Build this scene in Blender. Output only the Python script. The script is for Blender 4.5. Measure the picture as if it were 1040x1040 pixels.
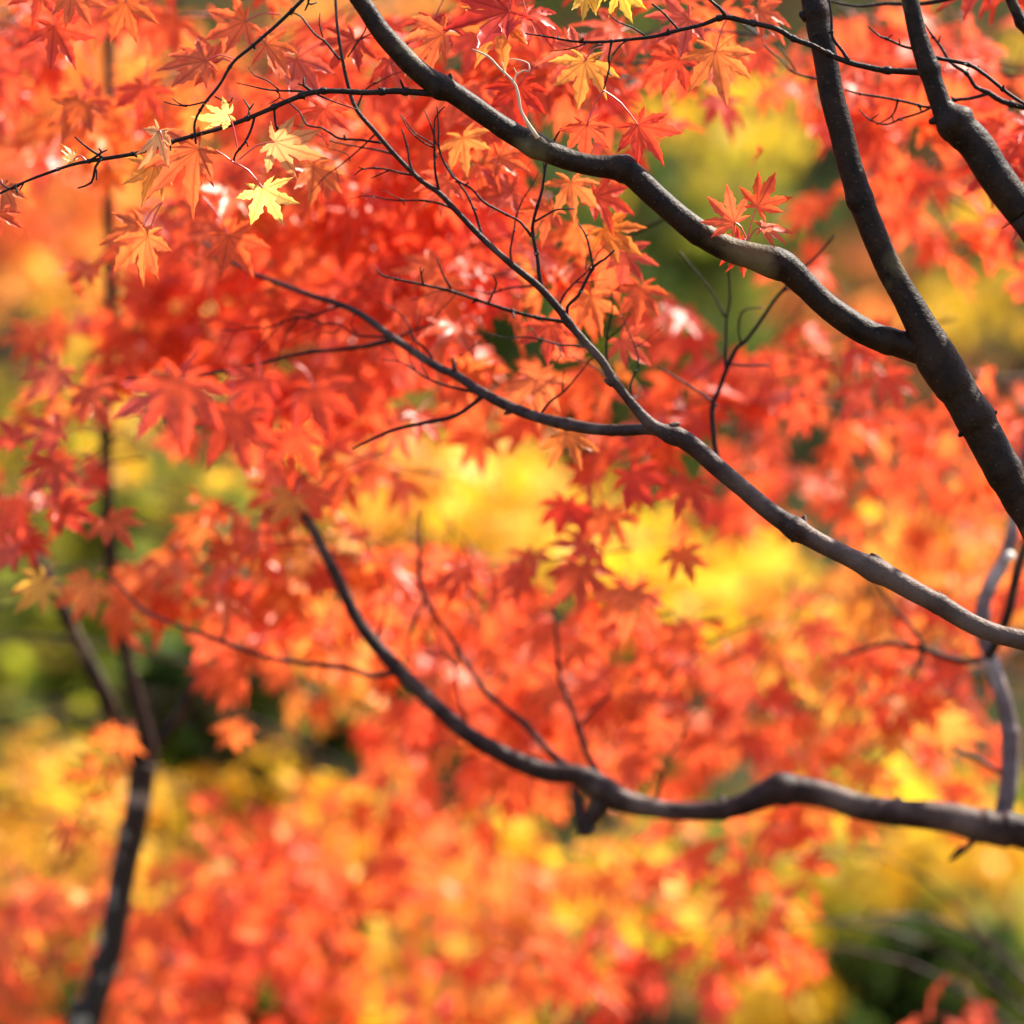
import bpy, math, random
import numpy as np
from mathutils import Vector, Matrix, noise as mnoise

for o in list(bpy.data.objects):
    bpy.data.objects.remove(o)
S = bpy.context.scene
COL = S.collection
R = math.radians

# ------------------------------------------------------------------ camera
CAM_Z = 1.62
LENS, SENSOR, FOCUS = 100.0, 24.0, 3.27
cam = bpy.data.cameras.new('camera'); camo = bpy.data.objects.new('camera', cam); COL.objects.link(camo)
camo.location = (0, 0, CAM_Z); camo.rotation_euler = (R(90), 0, 0)
cam.lens = LENS; cam.sensor_width = SENSOR; cam.sensor_fit = 'HORIZONTAL'
cam.clip_start = 0.1; cam.clip_end = 2000
cam.dof.use_dof = True; cam.dof.focus_distance = FOCUS; cam.dof.aperture_fstop = 2.5
S.camera = camo
# ------------------------------------------------------------------ world + sun
SUN_DIR = Vector((0.52, 0.40, 0.76)).normalized()          # towards the sun: high, right
w = bpy.data.worlds.new('World'); S.world = w; w.use_nodes = True
nt = w.node_tree
bg = nt.nodes['Background']
sky = nt.nodes.new('ShaderNodeTexSky'); sky.sky_type = 'NISHITA'; sky.sun_disc = False
sky.sun_elevation = math.asin(SUN_DIR.z); sky.sun_rotation = math.atan2(SUN_DIR.x, SUN_DIR.y)
nt.links.new(sky.outputs[0], bg.inputs[0]); bg.inputs[1].default_value = 0.125
sl = bpy.data.lights.new('sun', 'SUN'); sl.energy = 4.8; sl.angle = R(0.5); sl.color = (1.0, 0.92, 0.78)
so = bpy.data.objects.new('sun', sl); COL.objects.link(so)
so.rotation_euler = SUN_DIR.to_track_quat('Z', 'Y').to_euler(); so.location = (4, 1, 8)
S.view_settings.view_transform = 'Standard'; S.view_settings.look = 'None'
S.view_settings.exposure = 1.8; S.view_settings.gamma = 1.0; S.view_settings.use_curve_mapping = False
S.render.engine = 'CYCLES'
S.cycles.use_denoising = True
S.cycles.max_bounces = 10; S.cycles.diffuse_bounces = 6; S.cycles.transmission_bounces = 6
S.cycles.caustics_reflective = False; S.cycles.caustics_refractive = False
S.cycles.sample_clamp_indirect = 8

rng = np.random.default_rng(11)
random.seed(5)
KW = SENSOR / LENS

def P(x, y, D):
    """point seen at photograph pixel (x, y), D metres away along the view axis"""
    W = KW * D
    return np.array(((x - 520) / 1040 * W, D, CAM_Z - (y - 520) / 1040 * W))

def px(D):
    return KW * D / 1040

# ------------------------------------------------------------------ materials
def newmat(name):
    m = bpy.data.materials.new(name); m.use_nodes = True
    n = m.node_tree; n.nodes.clear()
    return m, n, n.nodes.new('ShaderNodeOutputMaterial')

def leaf_mat(name, rough=0.38, trans=0.5, ribs=True, spec=.22):
    m, n, out = newmat(name)
    N, Lk = n.nodes.new, n.links.new
    at = N('ShaderNodeAttribute'); at.attribute_name = 'leafcol'
    tc = N('ShaderNodeTexCoord')
    nz = N('ShaderNodeTexNoise'); nz.inputs['Scale'].default_value = 55; nz.inputs['Detail'].default_value = 4
    Lk(tc.outputs['Object'], nz.inputs['Vector'])
    hv = N('ShaderNodeMapRange'); hv.inputs[1].default_value = .3; hv.inputs[2].default_value = .7
    hv.inputs[3].default_value = .82; hv.inputs[4].default_value = 1.15
    Lk(nz.outputs[0], hv.inputs[0])
    hs = N('ShaderNodeHueSaturation'); Lk(at.outputs['Color'], hs.inputs['Color']); Lk(hv.outputs[0], hs.inputs['Value'])
    col = hs.outputs[0]
    if ribs:
        rb = N('ShaderNodeAttribute'); rb.attribute_name = 'rib'
        mr = N('ShaderNodeMapRange'); mr.inputs[1].default_value = .72; mr.inputs[2].default_value = .95
        mr.inputs[3].default_value = 0; mr.inputs[4].default_value = .58
        Lk(rb.outputs['Fac'], mr.inputs[0])
        mx = N('ShaderNodeMix'); mx.data_type = 'RGBA'; mx.blend_type = 'MULTIPLY'
        mx.inputs[7].default_value = (.45, .25, .2, 1)
        Lk(mr.outputs[0], mx.inputs[0]); Lk(col, mx.inputs[6])
        # small brown specks of age
        sp = N('ShaderNodeTexNoise'); sp.inputs['Scale'].default_value = 260; sp.inputs['Detail'].default_value = 2
        Lk(tc.outputs['Object'], sp.inputs['Vector'])
        sr = N('ShaderNodeMapRange'); sr.inputs[1].default_value = .68; sr.inputs[2].default_value = .74
        sr.inputs[3].default_value = 0; sr.inputs[4].default_value = .55
        Lk(sp.outputs[0], sr.inputs[0])
        m2 = N('ShaderNodeMix'); m2.data_type = 'RGBA'; m2.blend_type = 'MULTIPLY'
        m2.inputs[7].default_value = (.35, .2, .15, 1)
        Lk(sr.outputs[0], m2.inputs[0]); Lk(mx.outputs[2], m2.inputs[6])
        col = m2.outputs[2]
    pr = N('ShaderNodeBsdfPrincipled'); pr.inputs['Roughness'].default_value = rough
    pr.inputs['Specular IOR Level'].default_value = spec
    Lk(col, pr.inputs['Base Color'])
    if ribs:
        bp = N('ShaderNodeBump'); bp.inputs['Strength'].default_value = .25; bp.inputs['Distance'].default_value = .0008
        Lk(nz.outputs[0], bp.inputs['Height']); Lk(bp.outputs[0], pr.inputs['Normal'])
    tr = N('ShaderNodeBsdfTranslucent'); Lk(col, tr.inputs['Color'])
    ms = N('ShaderNodeMixShader'); ms.inputs[0].default_value = trans
    Lk(pr.outputs[0], ms.inputs[1]); Lk(tr.outputs[0], ms.inputs[2]); Lk(ms.outputs[0], out.inputs[0])
    return m

def bark_mat(name, dark, mid, pale, pale_lo=.62, pale_hi=.72, scale=1.0):
    m, n, out = newmat(name)
    N, Lk = n.nodes.new, n.links.new
    tc = N('ShaderNodeTexCoord')
    a = N('ShaderNodeTexNoise'); a.inputs['Scale'].default_value = 46 * scale; a.inputs['Detail'].default_value = 8; a.inputs['Roughness'].default_value = .72
    b = N('ShaderNodeTexNoise'); b.inputs['Scale'].default_value = 11 * scale; b.inputs['Detail'].default_value = 5
    c = N('ShaderNodeTexNoise'); c.inputs['Scale'].default_value = 330 * scale; c.inputs['Detail'].default_value = 3
    v = N('ShaderNodeTexVoronoi'); v.inputs['Scale'].default_value = 170 * scale
    for q in (a, b, c, v): Lk(tc.outputs['Object'], q.inputs['Vector'])
    r1 = N('ShaderNodeValToRGB'); r1.color_ramp.elements[0].position = .35; r1.color_ramp.elements[0].color = (*dark, 1)
    r1.color_ramp.elements[1].position = .68; r1.color_ramp.elements[1].color = (*mid, 1)
    Lk(a.outputs[0], r1.inputs[0])
    r2 = N('ShaderNodeMapRange'); r2.inputs[1].default_value = pale_lo; r2.inputs[2].default_value = pale_hi
    Lk(b.outputs[0], r2.inputs[0])
    m1 = N('ShaderNodeMix'); m1.data_type = 'RGBA'; m1.inputs[7].default_value = (*pale, 1)
    Lk(r2.outputs[0], m1.inputs[0]); Lk(r1.outputs[0], m1.inputs[6])
    r3 = N('ShaderNodeMapRange'); r3.inputs[1].default_value = .1; r3.inputs[2].default_value = .2   # lenticels
    r3.inputs[3].default_value = .55; r3.inputs[4].default_value = 0
    Lk(v.outputs['Distance'], r3.inputs[0])
    m2 = N('ShaderNodeMix'); m2.data_type = 'RGBA'; m2.inputs[7].default_value = (.07, .04, .03, 1)
    Lk(r3.outputs[0], m2.inputs[0]); Lk(m1.outputs[2], m2.inputs[6])
    pr = N('ShaderNodeBsdfPrincipled'); pr.inputs['Roughness'].default_value = .55; pr.inputs['Specular IOR Level'].default_value = .13
    Lk(m2.outputs[2], pr.inputs['Base Color'])
    ad = N('ShaderNodeMath'); ad.operation = 'ADD'; Lk(a.outputs[0], ad.inputs[0]); Lk(c.outputs[0], ad.inputs[1])
    bp = N('ShaderNodeBump'); bp.inputs['Strength'].default_value = .5; bp.inputs['Distance'].default_value = .0018
    Lk(ad.outputs[0], bp.inputs['Height']); Lk(bp.outputs[0], pr.inputs['Normal'])
    Lk(pr.outputs[0], out.inputs[0])
    return m

def plain_mat(name, c, rough=.6):
    m, n, out = newmat(name)
    N, Lk = n.nodes.new, n.links.new
    tc = N('ShaderNodeTexCoord'); a = N('ShaderNodeTexNoise'); a.inputs['Scale'].default_value = 90
    Lk(tc.outputs['Object'], a.inputs['Vector'])
    r1 = N('ShaderNodeValToRGB'); r1.color_ramp.elements[0].color = (*[k * .65 for k in c], 1); r1.color_ramp.elements[1].color = (*[min(1, k * 1.25) for k in c], 1)
    Lk(a.outputs[0], r1.inputs[0])
    pr = N('ShaderNodeBsdfPrincipled'); pr.inputs['Roughness'].default_value = rough
    Lk(r1.outputs[0], pr.inputs['Base Color']); Lk(pr.outputs[0], out.inputs[0])
    return m

M_LEAF = leaf_mat('maple_leaf')
M_FAR = leaf_mat('distant_leaf', rough=.45, ribs=False, spec=.16)
M_EVER = leaf_mat('evergreen_leaf', rough=.6, trans=.35, ribs=False, spec=.06)
M_PET = plain_mat('leaf_stalk', (.55, .06, .05), .4)
M_BARK = bark_mat('dark_maple_bark', (.005, .0021, .0011), (.034, .0145, .0068), (.11, .078, .034), .54, .63)
M_BARK2 = bark_mat('grey_maple_bark', (.012, .005, .0038), (.054, .025, .019), (.12, .072, .055), .50, .64)
M_BARK3 = bark_mat('spotted_maple_bark', (.014, .010, .007), (.045, .032, .022), (.24, .21, .16), .54, .60, 3.2)
M_TWIG = bark_mat('twig_bark', (.009, .005, .004), (.028, .016, .012), (.05, .034, .026))
M_BARK4 = bark_mat('pale_shoot_bark', (.08, .05, .048), (.20, .14, .135), (.42, .34, .30), .5, .62, 1.4)
M_DEAD = plain_mat('dead_twig', (.58, .40, .25), .7)
M_CUT = plain_mat('cut_wood', (.75, .68, .58), .8)

# ------------------------------------------------------------------ mesh builder
class MB:
    def __init__(s):
        s.v = []; s.f = []; s.mi = []; s.col = []; s.rib = []; s.n = 0
    def add(s, v, f, mi=0, col=None, rib=None):
        v = np.asarray(v, float); f = np.asarray(f, np.int64)
        s.v.append(v); s.f.append(f + s.n); s.mi.append(np.full(len(f), mi, np.int32))
        s.col.append(np.tile((.3, .2, .15), (len(v), 1)) if col is None else col)
        s.rib.append(np.zeros(len(v)) if rib is None else rib)
        s.n += len(v)
    def build(s, name, mats, parent=None, origin=None):
        v = np.concatenate(s.v); f = np.concatenate(s.f)
        org = np.zeros(3) if origin is None else np.asarray(origin, float)
        me = bpy.data.meshes.new(name)
        me.vertices.add(len(v)); me.vertices.foreach_set('co', (v - org).astype(np.float32).ravel())
        me.loops.add(f.size); me.loops.foreach_set('vertex_index', f.astype(np.int32).ravel())
        me.polygons.add(len(f)); me.polygons.foreach_set('loop_start', np.arange(0, f.size, 3, dtype=np.int32))
        me.polygons.foreach_set('material_index', np.concatenate(s.mi))
        me.polygons.foreach_set('use_smooth', np.ones(len(f), bool))
        ca = me.color_attributes.new('leafcol', 'FLOAT_COLOR', 'POINT')
        c = np.concatenate(s.col); ca.data.foreach_set('color', np.c_[c, np.ones(len(c))].astype(np.float32).ravel())
        ra = me.attributes.new('rib', 'FLOAT', 'POINT'); ra.data.foreach_set('value', np.concatenate(s.rib).astype(np.float32))
        for m in mats: me.materials.append(m)
        me.update(calc_edges=True); me.validate()
        ob = bpy.data.objects.new(name, me); COL.objects.link(ob)
        p0 = np.zeros(3)
        if parent is not None:
            ob.parent = parent
            p0 = np.array(WORLD[parent.name])
        ob.location = org - p0
        WORLD[ob.name] = tuple(org)
        return ob
WORLD = {}

def empty(name, loc, label, cat, group=None):
    o = bpy.data.objects.new(name, None); COL.objects.link(o); o.location = loc; o.empty_display_size = .2
    o['label'] = label; o['category'] = cat
    if group: o['group'] = group
    WORLD[o.name] = tuple(loc)
    return o

def spline(pts, step):
    """Catmull-Rom through rows of (x, y, z, r), resampled about every step metres"""
    p = np.asarray(pts, float)
    if len(p) == 2: p = np.array([p[0], (p[0] + p[1]) / 2, p[1]])
    e = np.vstack([2 * p[0] - p[1], p, 2 * p[-1] - p[-2]])
    out = []
    for i in range(1, len(e) - 2):
        n = max(2, int(np.linalg.norm(e[i + 1, :3] - e[i, :3]) / step))
        t = np.linspace(0, 1, n, endpoint=False)[:, None]
        a, b, c, d = e[i - 1], e[i], e[i + 1], e[i + 2]
        out.append(.5 * (2 * b + (c - a) * t + (2 * a - 5 * b + 4 * c - d) * t ** 2 + (3 * b - a - 3 * c + d) * t ** 3))
    out.append(p[-1:]); q = np.vstack(out); q[:, 3] = np.maximum(q[:, 3], .0002)
    return q

def tube(mb, pts, seg=8, step=.01, mi=0, rough=0.0, knobs=(), cap=True):
    q = spline(pts, step)
    c, r = q[:, :3], q[:, 3].copy()
    T = np.gradient(c, axis=0); T /= np.linalg.norm(T, axis=1)[:, None] + 1e-12
    n0 = np.cross(T[0], (0, 1, 0.13)); n0 /= np.linalg.norm(n0)
    ns = [n0]
    for i in range(1, len(c)):
        n = ns[-1] - T[i] * np.dot(ns[-1], T[i]); ns.append(n / np.linalg.norm(n))
    Nn = np.array(ns); B = np.cross(T, Nn)
    s = np.r_[0, np.cumsum(np.linalg.norm(np.diff(c, axis=0), axis=1))]
    an = np.linspace(0, 2 * math.pi, seg, endpoint=False)
    rr = np.repeat(r[:, None], seg, 1)
    if rough:
        for i in range(len(c)):
            for j in range(seg):
                k = mnoise.noise(Vector((c[i][0] * 45 + math.cos(an[j]) * .8, c[i][1] * 45 + math.sin(an[j]) * .8, c[i][2] * 45)))
                k2 = mnoise.noise(Vector((c[i][0] * 160 + math.cos(an[j]) * 1.5, c[i][2] * 160, math.sin(an[j]) * 1.5)))
                rr[i, j] *= 1 + rough * (k + .45 * k2)
    for kp, amp, wid in knobs:            # swollen nodes and old scars: (point, relative swelling, width in m)
        d = np.linalg.norm(c - np.asarray(kp), axis=1); i0 = int(np.argmin(d))
        bump = amp * np.exp(-((s - s[i0]) / wid) ** 2)
        lop = 1 + .5 * np.cos(an - rng.uniform(0, 6.28))
        rr *= 1 + bump[:, None] * lop[None, :]
        ring = -.03 * np.exp(-((s - s[i0] - wid * 1.2) / .0022) ** 2)
        rr *= 1 + ring[:, None]
    V = c[:, None, :] + rr[:, :, None] * (np.cos(an)[None, :, None] * Nn[:, None, :] + np.sin(an)[None, :, None] * B[:, None, :])
    L = len(c); V = V.reshape(-1, 3)
    i, j = np.meshgrid(np.arange(L - 1), np.arange(seg), indexing='ij'); j2 = (j + 1) % seg
    a, b, cc, d = i * seg + j, i * seg + j2, (i + 1) * seg + j2, (i + 1) * seg + j
    F = np.concatenate([np.stack([a, b, cc], -1).reshape(-1, 3), np.stack([a, cc, d], -1).reshape(-1, 3)])
    if cap:
        V = np.vstack([V, c[0] - T[0] * r[0] * .4, c[-1] + T[-1] * r[-1] * .4]); k = len(V)
        jj = np.arange(seg)
        F = np.vstack([F, np.stack([(jj + 1) % seg, jj, np.full(seg, k - 2)], -1),
                       np.stack([(L - 1) * seg + jj, (L - 1) * seg + (jj + 1) % seg, np.full(seg, k - 1)], -1)])
    mb.add(V, F, mi)

# ------------------------------------------------------------------ maple leaf templates
def leaf_template(rg, hi, droop=None):
    """palmate leaf of seven pointed lobes; base at the origin, middle lobe along +x, face +z, middle lobe 1 long"""
    angs = np.array([-122, -78, -39, 0, 39, 78, 122]) + rg.normal(0, 3.5, 7)
    lens = np.array([.42, .72, .92, 1, .92, .72, .42]) * rg.uniform(.9, 1.08, 7)
    vr = .36 * rg.uniform(.85, 1.1)
    v = [(0, 0, 0)]; rib = [1.0]; lobe_t = [0.0]; f = []
    def addv(x, y, rb, t):
        v.append((x, y, 0)); rib.append(rb); lobe_t.append(t); return len(v) - 1
    val = []
    A = np.radians(angs)
    for i in range(8):
        if i == 0: a, rr = A[0] - .42, .14
        elif i == 7: a, rr = A[6] + .42, .14
        else: a, rr = (A[i - 1] + A[i]) / 2, vr * min(lens[i - 1], lens[i]) ** .6
        val.append(addv(rr * math.cos(a), rr * math.sin(a), 0.0, .3))
    st = [.44, .54, .64, .74, .84, .92] if hi else [.58, .8]
    wd = [.150, .152, .132, .098, .058, .026] if hi else [.15, .075]
    mids = []
    for i in range(7):
        L = lens[i]; ca, sa = math.cos(A[i]), math.sin(A[i])
        wk = rg.uniform(.88, 1.1) * (1 if i not in (0, 6) else .85)
        bend = rg.normal(0, .05)
        def at(t, o):
            o += bend * t * t
            return (L * t * ca - L * o * sa, L * t * sa + L * o * ca)
        m0 = addv(*at(.33, 0), 1.0, .33)
        f += [(0, val[i], m0), (0, m0, val[i + 1])]
        pl, pm, pr = val[i], m0, val[i + 1]
        for k, (t, wv) in enumerate(zip(st, wd)):
            ser = (1 + (.17 if k % 2 else -.14)) if hi else 1
            m = addv(*at(t, 0), 1.0, t)
            l = addv(*at(t, -wv * wk * ser), 0.0, t); r = addv(*at(t, wv * wk * ser), 0.0, t)
            f += [(pl, l, m), (pl, m, pm), (pm, m, r), (pm, r, pr)]
            pl, pm, pr = l, m, r
        tip = addv(*at(1, 0), .4, 1.0)
        f += [(pl, tip, pm), (pm, tip, pr)]
    v = np.array(v, float); rib = np.array(rib); lt = np.array(lobe_t)
    r2 = v[:, 0] ** 2 + v[:, 1] ** 2; th = np.arctan2(v[:, 1], v[:, 0])
    d = rg.uniform(.05, .38) if droop is None else droop
    ph = rg.uniform(0, 6.28)
    z = -d * r2 * (1 + .5 * np.sin(2 * th + ph)) + .055 * (1 - rib) * (r2 > .01)
    z += .10 * r2 * np.sin(3 * th + rg.uniform(0, 6.28)) + .05 * np.sqrt(r2) * np.sin(5 * th + ph)
    v[:, 2] = z
    # whole-leaf fold about the middle lobe
    fold = rg.uniform(-.1, .45)
    v[:, 2] += fold * np.abs(v[:, 1]) * .7; v[:, 1] *= 1 - .12 * abs(fold)
    return v, np.array(f), rib, lt

TG = np.random.default_rng(3)
HI = [leaf_template(TG, True) for _ in range(24)]
LO = [leaf_template(TG, False) for _ in range(24)]

# leaf colours, linear
RED = (.82, .068, .030); CRIM = (.68, .032, .02); ORED = (.87, .138, .042); ORA = (.90, .28, .055)
GOLD = (.91, .47, .065); YEL = (.93, .54, .022); YGR = (.50, .44, .035); GRN = (.15, .20, .02); PINK = (.78, .11, .065)
PALE = (.92, .31, .09)
DGRN = (.045, .075, .016); OLIVE = (.17, .165, .022); RUST = (.45, .11, .03)
PAL = {
    'sunlit': [(PALE, 3), (GOLD, 2)],
    'red': [(RED, 5), (ORED, 4), (CRIM, .7), (PINK, 2)],
    'deep': [(CRIM, 4), (RED, 5)],
    'pink': [(PINK, 4), (RED, 2), (CRIM, 1)],
    'ored': [(ORED, 5), (RED, 3), (ORA, 1.2), (PINK, 1)],
    'orange': [(ORA, 6), (ORED, 3), (GOLD, 2)],
    'amber': [(GOLD, 4), (ORA, 4), (ORED, 2), (YEL, 1)],
    'gold': [(GOLD, 4), (YEL, 4), (ORA, 1)],
    'yellow': [(YEL, 9), (GOLD, 2), (YGR, .6)],
    'lime': [(YGR, 5), (YEL, 3), (OLIVE, 2)],
    'olive': [(OLIVE, 4), (GRN, 4), (YGR, 2)],
    'green': [(GRN, 5), (OLIVE, 2), (DGRN, 2)],
    'dark': [(DGRN, 6), (GRN, 2)],
    'rust': [(RUST, 4), (ORED, 2), (OLIVE, 2)],
}
def leaf_colour(pal, rg):
    cs = PAL[pal]; wts = np.array([c[1] for c in cs], float)
    c = np.array(cs[rg.choice(len(cs), p=wts / wts.sum())][0])
    d = np.array(cs[rg.choice(len(cs), p=wts / wts.sum())][0])
    c = c * .75 + d * .25
    return np.clip(c * rg.normal(1, .09) * np.array((1, rg.uniform(.8, 1.25), rg.uniform(.8, 1.2))), .004, .93)

def unit(v):
    v = np.asarray(v, float); return v / (np.linalg.norm(v) + 1e-12)

def put_leaf(mb, base, axis, nrm, L, colr, tmpl, rg, mi=0):
    x = unit(axis); z = nrm - x * np.dot(nrm, x); z = unit(z); y = np.cross(z, x)
    v, f, rib, lt = tmpl
    sy = rg.uniform(.92, 1.06)
    wv = base + L * (v[:, :1] * x + v[:, 1:2] * y * sy + v[:, 2:] * z)
    g = lt[:, None]
    tint = colr * (1 - .10 * g) + np.array((.10, .045, 0)) * (1 - g) * colr[0]
    mb.add(wv, f, mi, np.clip(tint, 0, .95), rib)

def petiole(mb, a, b, mi, r=.00055):
    mid = (np.asarray(a) + b) / 2 + np.array((0, 0, .004))
    tube(mb, [(*a, r), (*mid, r * .9), (*b, r * .9)], 4, .02, mi, cap=False)

DOWN = np.array((0, 0, -1.)); UP = -DOWN; TOCAM = np.array((0, -1., 0))

def spray(mb, org, d, length, nodes, pal, size, rg, hi=False, sparse=0.0, twig=True, up=.6, cam=.45, hue=None):
    """a drooping side twig with leaves in opposite pairs"""
    d = unit(d); pts = []
    p = np.array(org, float); cur = d.copy()
    seglen = length / nodes
    for k in range(nodes + 1):
        pts.append(p.copy())
        cur = unit(cur + rg.normal(0, .16, 3) + np.array((0, 0, -.06)))
        p = p + cur * seglen
    pts = np.array(pts)
    if twig:
        tube(mb, [(*q, .0013 - .0008 * i / nodes) for i, q in enumerate(pts)], 4, seglen, 1, cap=False)
    side0 = unit(np.cross(cur, UP) + rg.normal(0, .2, 3))
    for k in range(1, nodes + 1):
        for sgn in ((-1, 1) if k < nodes else (-1, 1, 0)):
            if rg.random() < sparse: continue
            t = unit(pts[k] - pts[k - 1])
            pd = unit(t * .5 + side0 * sgn * .9 + rg.normal(0, .25, 3) + DOWN * .1)
            pl = size * rg.uniform(.5, .95)
            b = pts[k] + pd * pl
            ax = unit(pd * .7 + DOWN * rg.uniform(.1, 1.0) + rg.normal(0, .25, 3))
            n = unit(UP * up + TOCAM * cam + rg.normal(0, .42, 3))
            L = size * rg.uniform(.75, 1.15)
            T = HI if hi else LO
            lc = leaf_colour(pal, rg)
            if hue is not None: lc = lc * .4 + hue * .6
            put_leaf(mb, b, ax, n, L, lc, T[rg.integers(len(T))], rg)
            if twig: petiole(mb, pts[k], b, 2)

def blob(mb, x, y, rx, ry, D, dD, n, pal, rg, size=.039, hi=False, flow=None, sparse=.12, length=.17, twig=True, up=.6, cam=.45):
    """sprays filling an ellipsoid of a crown centred where the photograph shows (x, y) at distance D; n leaves or so"""
    per = 9
    def inside():
        while True:
            q = rg.uniform(-1, 1, 3)
            if np.dot(q, q) < 1: return q
    hubs = [inside() for _ in range(max(2, round(n / 22)))]
    hues = [leaf_colour(pal, rg) for _ in hubs]
    for _ in range(max(1, round(n / per))):
        h = int(rg.integers(len(hubs)))
        q = hubs[h] * .85 + rg.normal(0, .24, 3) * (1.2, .6, 1.2)
        DD = D + q[2] * dD
        o = P(x + q[0] * rx, y + q[1] * ry, DD)
        d = np.array((-1, rg.normal(0, .5), rg.normal(-.25, .35))) if flow is None else np.array(flow) + rg.normal(0, .4, 3)
        d = unit(d); ln = length * rg.uniform(.6, 1.2)
        hue = hues[h] * .6 + leaf_colour(pal, rg) * .4
        spray(mb, o - d * ln * .5, d, ln, 4, pal, size * rg.uniform(.85, 1.15), rg, hi, sparse, twig, up, cam, hue)

def pts_px(seq, D=None):
    """rows of (x, y, width in px[, D]) to (x, y, z, radius)"""
    out = []
    for s in seq:
        d = s[3] if len(s) > 3 else D
        out.append((*P(s[0], s[1], d), s[2] * .5 * px(d)))
    return out

def limb(parent, name, seq, D, mat, knobs=(), stubs=(), rough=.05, seg=22, ext=None, label=None):
    """a limb as one mesh with its nodes, scars and bud stubs"""
    mb = MB()
    pts = pts_px(seq, D)
    if ext: pts = pts + list(ext)
    tube(mb, pts, seg, .0025, 0, rough, [(P(k[0], k[1], k[4] if len(k) > 4 else D), k[2] * 1.2, k[3] * .95) for k in knobs])
    for s in stubs:        # (x0, y0, x1, y1, w0 px)
        d = s[5] if len(s) > 5 else D
        a, b = P(s[0], s[1], d), P(s[2], s[3], d)
        tube(mb, [(*a, s[4] * .62 * px(d)), (*(a * .45 + b * .55 + rng.normal(0, .0008, 3)), s[4] * .42 * px(d)), (*b, s[4] * .2 * px(d))], 8, .003, 0, .12)
    o = mb.build(name, [mat], parent, origin=pts[0][:3])
    if label: o['label'] = label
    return o

def twig(parent, lines, D, mat=None, buds=True, label=None, name='twig'):
    """one twig with its side shoots; lines are rows of (x, y, width px)"""
    mb = MB()
    for ln in lines:
        p = pts_px(ln, D)
        n = len(p)
        jit = [np.zeros(3)] + [rng.normal(0, .0012, 3) for _ in range(n - 2)] + [np.zeros(3)]
        p = [(*(np.array(q[:3]) + j), q[3] * 1.18) for q, j in zip(p, jit)]
        tube(mb, p, 7, .004, 0, .10)
        if buds:
            q = spline(p, .004); L = len(q); k = 6
            while k < L - 3:
                c = q[k, :3]; t = unit(q[k + 1, :3] - q[k - 1, :3]); r = q[k, 3]
                if r < .0032:
                    sd = unit(np.cross(t, rng.normal(0, 1, 3)) + t * .5 * rng.choice((-1, 1)))
                    h = rng.uniform(.0018, .0042) + (rng.random() < .12) * .006
                    tube(mb, [(*(c - t * r), r * 1.2), (*c, r * 1.35), (*(c + t * r), r * 1.2)], 6, .001, 0)
                    tube(mb, [(*c, min(.0011, r)), (*(c + sd * (h * .6 + r)), min(.001, r * .9)), (*(c + sd * (h + r)), .0003)], 5, .002, 0)
                    if rng.random() < .13:
                        e1 = c + sd * rng.uniform(.008, .018); e2 = e1 + unit(sd + t * .7 + rng.normal(0, .4, 3)) * rng.uniform(.006, .016)
                        rs = min(r * .8, .0011)
                        tube(mb, [(*c, rs), (*e1, rs * .85), (*e2, rs * .5)], 5, .003, 0, .1)
                        tube(mb, [(*e1, rs * .8), (*(e1 + unit(sd - t * .6) * .006), rs * .5)], 5, .003, 0)
                k += int(rng.uniform(4, 11))
    o = mb.build(name, [mat or M_TWIG], parent, origin=pts_px(lines[0][:1], D)[0][:3])
    if label: o['label'] = label
    return o

def near_leaf(parent, x, y, D, ang, Lpx, pal, stalk=None, yaw=0, pitch=0, label=None, droop=None, seed=None):
    """one leaf in focus: base at pixel, middle lobe at ang (0 right, 90 down), facing the camera turned by yaw / pitch degrees"""
    rg = np.random.default_rng(seed if seed is not None else rng.integers(1 << 30))
    mb = MB()
    a = R(ang)
    ax = np.array((math.cos(a), 0, -math.sin(a)))
    n = np.array((math.sin(R(yaw)) * math.cos(R(pitch)), -math.cos(R(yaw)) * math.cos(R(pitch)), math.sin(R(pitch))))
    ax = unit(ax - n * np.dot(ax, n) * .85)
    b = P(x, y, D)
    c = leaf_colour(pal, rg)
    put_leaf(mb, b, ax, n, Lpx * px(D), c, leaf_template(rg, True, droop), rg)
    if pal == 'sunlit':                               # leaves turning, plus sun shining through painted in: yellower heart, orange tips
        lt = np.linalg.norm(mb.v[0] - b, axis=1) / (Lpx * px(D))
        g = np.clip(1 - lt, 0, 1)[:, None]
        mb.col[0] = np.clip(mb.col[0] + g * np.array((.02, .16, .09)), 0, .95)
    if stalk: petiole(mb, P(stalk[0], stalk[1], stalk[2] if len(stalk) > 2 else D), b, 1, .00065)
    o = mb.build('leaf', [M_LEAF, M_PET], parent, origin=b)
    if label: o['label'] = label
    return o

# ------------------------------------------------------------------ ground and hillside
def ground_z(x, y):
    t = min(max((y - 11) / 30, 0), 1); h = 13 * t * t * (3 - 2 * t)
    return h + .10 * mnoise.noise(Vector((x * .35, y * .35, 0))) * min(1, max(0, (y - 2) / 6)) + .02 * mnoise.noise(Vector((x * 2, y * 2, 3)))
gx = np.concatenate([np.linspace(-400, -20, 12, endpoint=False), np.linspace(-20, 20, 90), np.linspace(20, 400, 13)[1:]])
gy = np.concatenate([np.linspace(-400, -6, 12, endpoint=False), np.linspace(-6, 45, 110), np.linspace(45, 600, 13)[1:]])
gm = MB(); V = np.array([(x, y, ground_z(x, y)) for x in gx for y in gy]); ny = len(gy)
F = []
for i in range(len(gx) - 1):
    for j in range(ny - 1):
        a = i * ny + j; F += [(a, a + ny, a + ny + 1), (a, a + ny + 1, a + 1)]
gm.add(V, F)
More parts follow.
